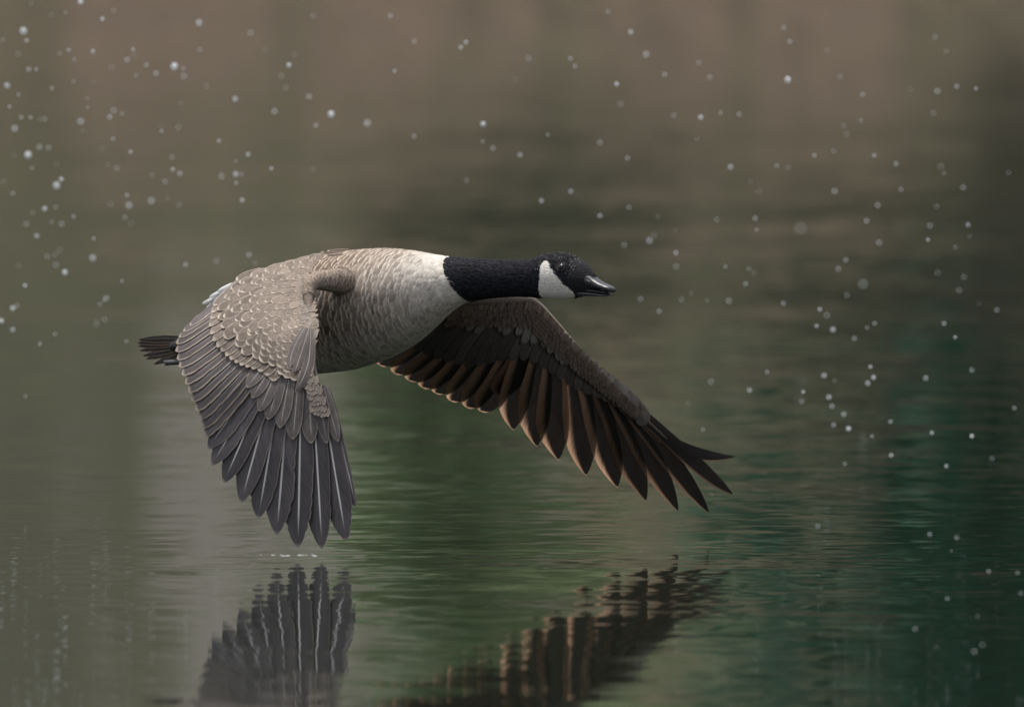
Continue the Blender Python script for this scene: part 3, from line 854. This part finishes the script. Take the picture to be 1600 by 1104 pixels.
_l = "252,6,3 783,103,3 545,208,3 903,204,3 73,97,3 215,157,2 290,160,2 622,72,2 735,310,2 966,302,2 858,348,2 1035,357,3 987,392,2 1148,385,3 1294,426,2 46,402,3 88,484,3 252,380,2 140,372,1 66,367,1 95,367,1 22,268,2 58,296,1 30,333,1 575,238,2 573,215,1 880,237,1 893,275,1 1233,222,1 1220,50,2 978,50,1 1295,130,1 1440,148,1 1456,133,1 1510,388,2 1540,463,1 1508,442,1 775,483,1 737,503,1 848,527,1 978,529,1 692,552,2 737,545,2 738,572,2 755,545,1 757,626,1 540,530,2 516,567,1 563,543,1 475,546,1 365,525,1 403,642,3 397,610,1 473,628,2 410,698,1 140,652,2 177,580,3 192,560,2 40,604,1 12,565,1 290,806,3 192,700,1 115,737,2 82,700,1 230,676,1 172,795,1 203,851,2 175,828,1 580,826,1 778,796,1 797,822,1 676,816,1 40,963,2 40,1030,2 5,1002,2 78,892,1 332,932,1 312,950,1 172,1043,1 355,34,1 320,60,1 160,47,1 205,40,1 416,155,1 488,230,1 425,236,1 457,203,1 397,187,1 343,366,1 353,434,1 685,440,1 505,410,1 557,398,1 408,475,1 355,345,1 152,462,1 123,460,1 560,640,1 232,185,1 113,217,1 90,217,1 8,125,1 83,127,1"
_r = "300,37,2 371,101,2 419,171,2 584,196,2 327,263,2 850,87,1 868,130,2 862,250,3 985,157,1 1322,116,2 1357,160,1 1024,240,1 618,242,1 1096,296,2 1245,280,1 1329,285,2 1390,270,1 1450,277,2 1316,353,1 506,360,1 590,367,2 652,352,1 710,357,1 340,325,1 1036,393,1 1045,420,1 1090,377,1 577,433,1 112,421,1 25,484,2 275,445,1 361,494,1 683,522,2 827,518,1 863,524,0 945,486,1 1005,472,1 1132,486,2 1200,512,1 1350,541,1 1340,520,1 1552,539,1 1410,586,1 1215,592,1 1008,597,2 745,567,1 772,597,1 92,627,1 184,598,1 1143,641,1 1327,645,1 1108,690,1 1425,702,1 1430,737,1 1300,749,1 1306,705,1 1147,758,1 640,686,1 760,682,1 765,718,1 457,677,1 365,648,1 275,674,1 430,752,2 445,735,1 350,765,1 512,790,1 513,832,1 667,832,1 740,840,1 757,852,1 1043,812,2 1020,840,1 1330,852,1 1412,865,1 1397,907,1 1047,922,1 848,948,1 962,966,1 984,985,1 952,1018,1 1003,1030,2 1070,1057,1 1133,1010,1 1110,1023,1 730,887,1 560,915,1 530,935,1 460,972,1 402,933,1 678,940,1 610,938,1 1515,968,1 1350,1010,1 1385,1053,1 477,233,1 197,207,1 183,183,1 52,182,1 12,250,1 902,713,4 1097,887,4"
_d = "1120,42,1 975,69,1 1293,77,1 1437,52,1 622,88,1 797,58,1 550,155,1 1112,93,1 1130,75,1 1005,223,2 1052,235,2 1037,190,1 1183,213,1 1125,258,1 1437,258,1 1500,328,1 1357,352,1 1040,345,1 1185,318,1 910,120,1 905,150,1 742,115,1 597,237,1 1305,565,1 1390,575,1 1373,617,1 1590,748,1 1490,680,1 1580,685,1 1360,765,1 1455,820,1 1260,860,1 1470,910,1 1445,930,1 1325,917,1 990,137,1 1000,165,1 1312,248,1 1570,170,1 955,540,1"
def parse(s, ox, oy): return [(ox + float(a) / 2, oy + float(b) / 2, int(c)) for a, b, c in (w.split(",") for w in s.split())]
DROPS = parse(_l, 0, 0) + parse(_r, 800, 0) + parse(_d, 800, 552)
while len(DROPS) < 298:
    if rng.random() < .75: x, y = abs(rng.normal(0, 190)), rng.uniform(0, 540)
    else: x, y = rng.uniform(0, 1600), rng.uniform(0, 720)
    if 200 < x < 1180 and 380 < y: continue
    DROPS.append((x, y, 0))

def drop_mesh():
    V, F = ellipsoid(np.zeros(3), (np.array([1, 0, 0]), np.array([0, 1, 0]), np.array([0, 0, 1.08])), 16)
    me = bpy.data.meshes.new("water_droplet"); me.from_pydata([tuple(v) for v in V], [], F); smooth(me); me.materials.append(M_drop)
    return me
_dm = drop_mesh()
for (x, y, s) in DROPS:
    Y = rng.uniform(3.6, 6.4)
    if y > 500 and x > 1170: Y = -rng.uniform(2.6, 3.8)
    if s == 4: Y = rng.uniform(13, 15) if y < 400 else 10.0
    P = at(x, y, Y)
    while P[2] < .03:
        Y -= .4; P = at(x, y, Y)
    if Y < 2.2 and not (x > 1170 and P[2] > .02):                                      # low in the frame: drops on the near side of the goose
        Y = min(Y, -rng.uniform(3.0, 4.6)); P = at(x, y, Y)
        if P[2] < .02: continue
    if y > 740: s = 0
    r = {0: .0014, 1: .0021, 2: .0030, 3: .0042, 4: .0050}[s] * rng.uniform(.55, 1.3) * (.88 if x > 800 else 1.0)
    o = bpy.data.objects.new("water_droplet", _dm)
    o.location = tuple(P); o.scale = (r, r, r)
    col.objects.link(o)
    tag(o, "small pale water droplet hanging out of focus in the air over the pond", "water droplet", "water droplets flying through the air")

def beads():
    """fine beads of water caught on the crown and neck"""
    Vs, Fs = [], []
    for k in range(55):
        if k < 75: c = rng.uniform(845, 912); p = rng.uniform(.0, 1.75)
        else: c = rng.uniform(720, 845); p = rng.uniform(-.7, 1.4)
        _, _, blk, _ = body_colours(np.array([c]), np.array([p]))
        x, y = proj(bodyP(np.array(c), np.array(p)))
        if not blk[0] or math.hypot(x - 877, y - 417) < 10: continue
        P = bodyP(np.array(c), np.array(p)); N = bodyN(np.array(c), np.array(p))
        r = rng.uniform(.00018, .00048)
        V, F = ellipsoid(P + N * (.0018 + r * .3), (np.array([r, 0, 0]), np.array([0, r, 0]), np.array([0, 0, r])), 8)
        o = len(Vs); Vs += [tuple(v) for v in V]; Fs += [[i + o for i in f] for f in F]
    o = mesh_obj("water_beads", Vs, Fs, M_drop, None)
    tag(o, "fine water beads scattered over the goose's black head and neck", "water beads", kind="stuff")
beads()

def splash():
    Vs, Fs = [], []
    base = at(480, 868, -.372)
    for k in range(11):
        t = rng.random() ** 1.6
        x = base[0] + .012 - t * .085 + rng.normal() * .004
        y = base[1] + rng.normal() * .03
        r = rng.uniform(.0005, .0014) * (1 - .6 * t)
        V, F = ellipsoid(np.array([x, y, r * .25]), (np.array([r * 4.5, 0, 0]), np.array([0, r * 2.2, 0]), np.array([0, 0, r * .8])), 10)
        o = len(Vs); Vs += [tuple(v) for v in V]; Fs += [[i + o for i in f] for f in F]
    o = mesh_obj("splash", Vs, Fs, M_drop, None)
    tag(o, "thin white splash on the water where the near wing tip touches", "splash")
splash()
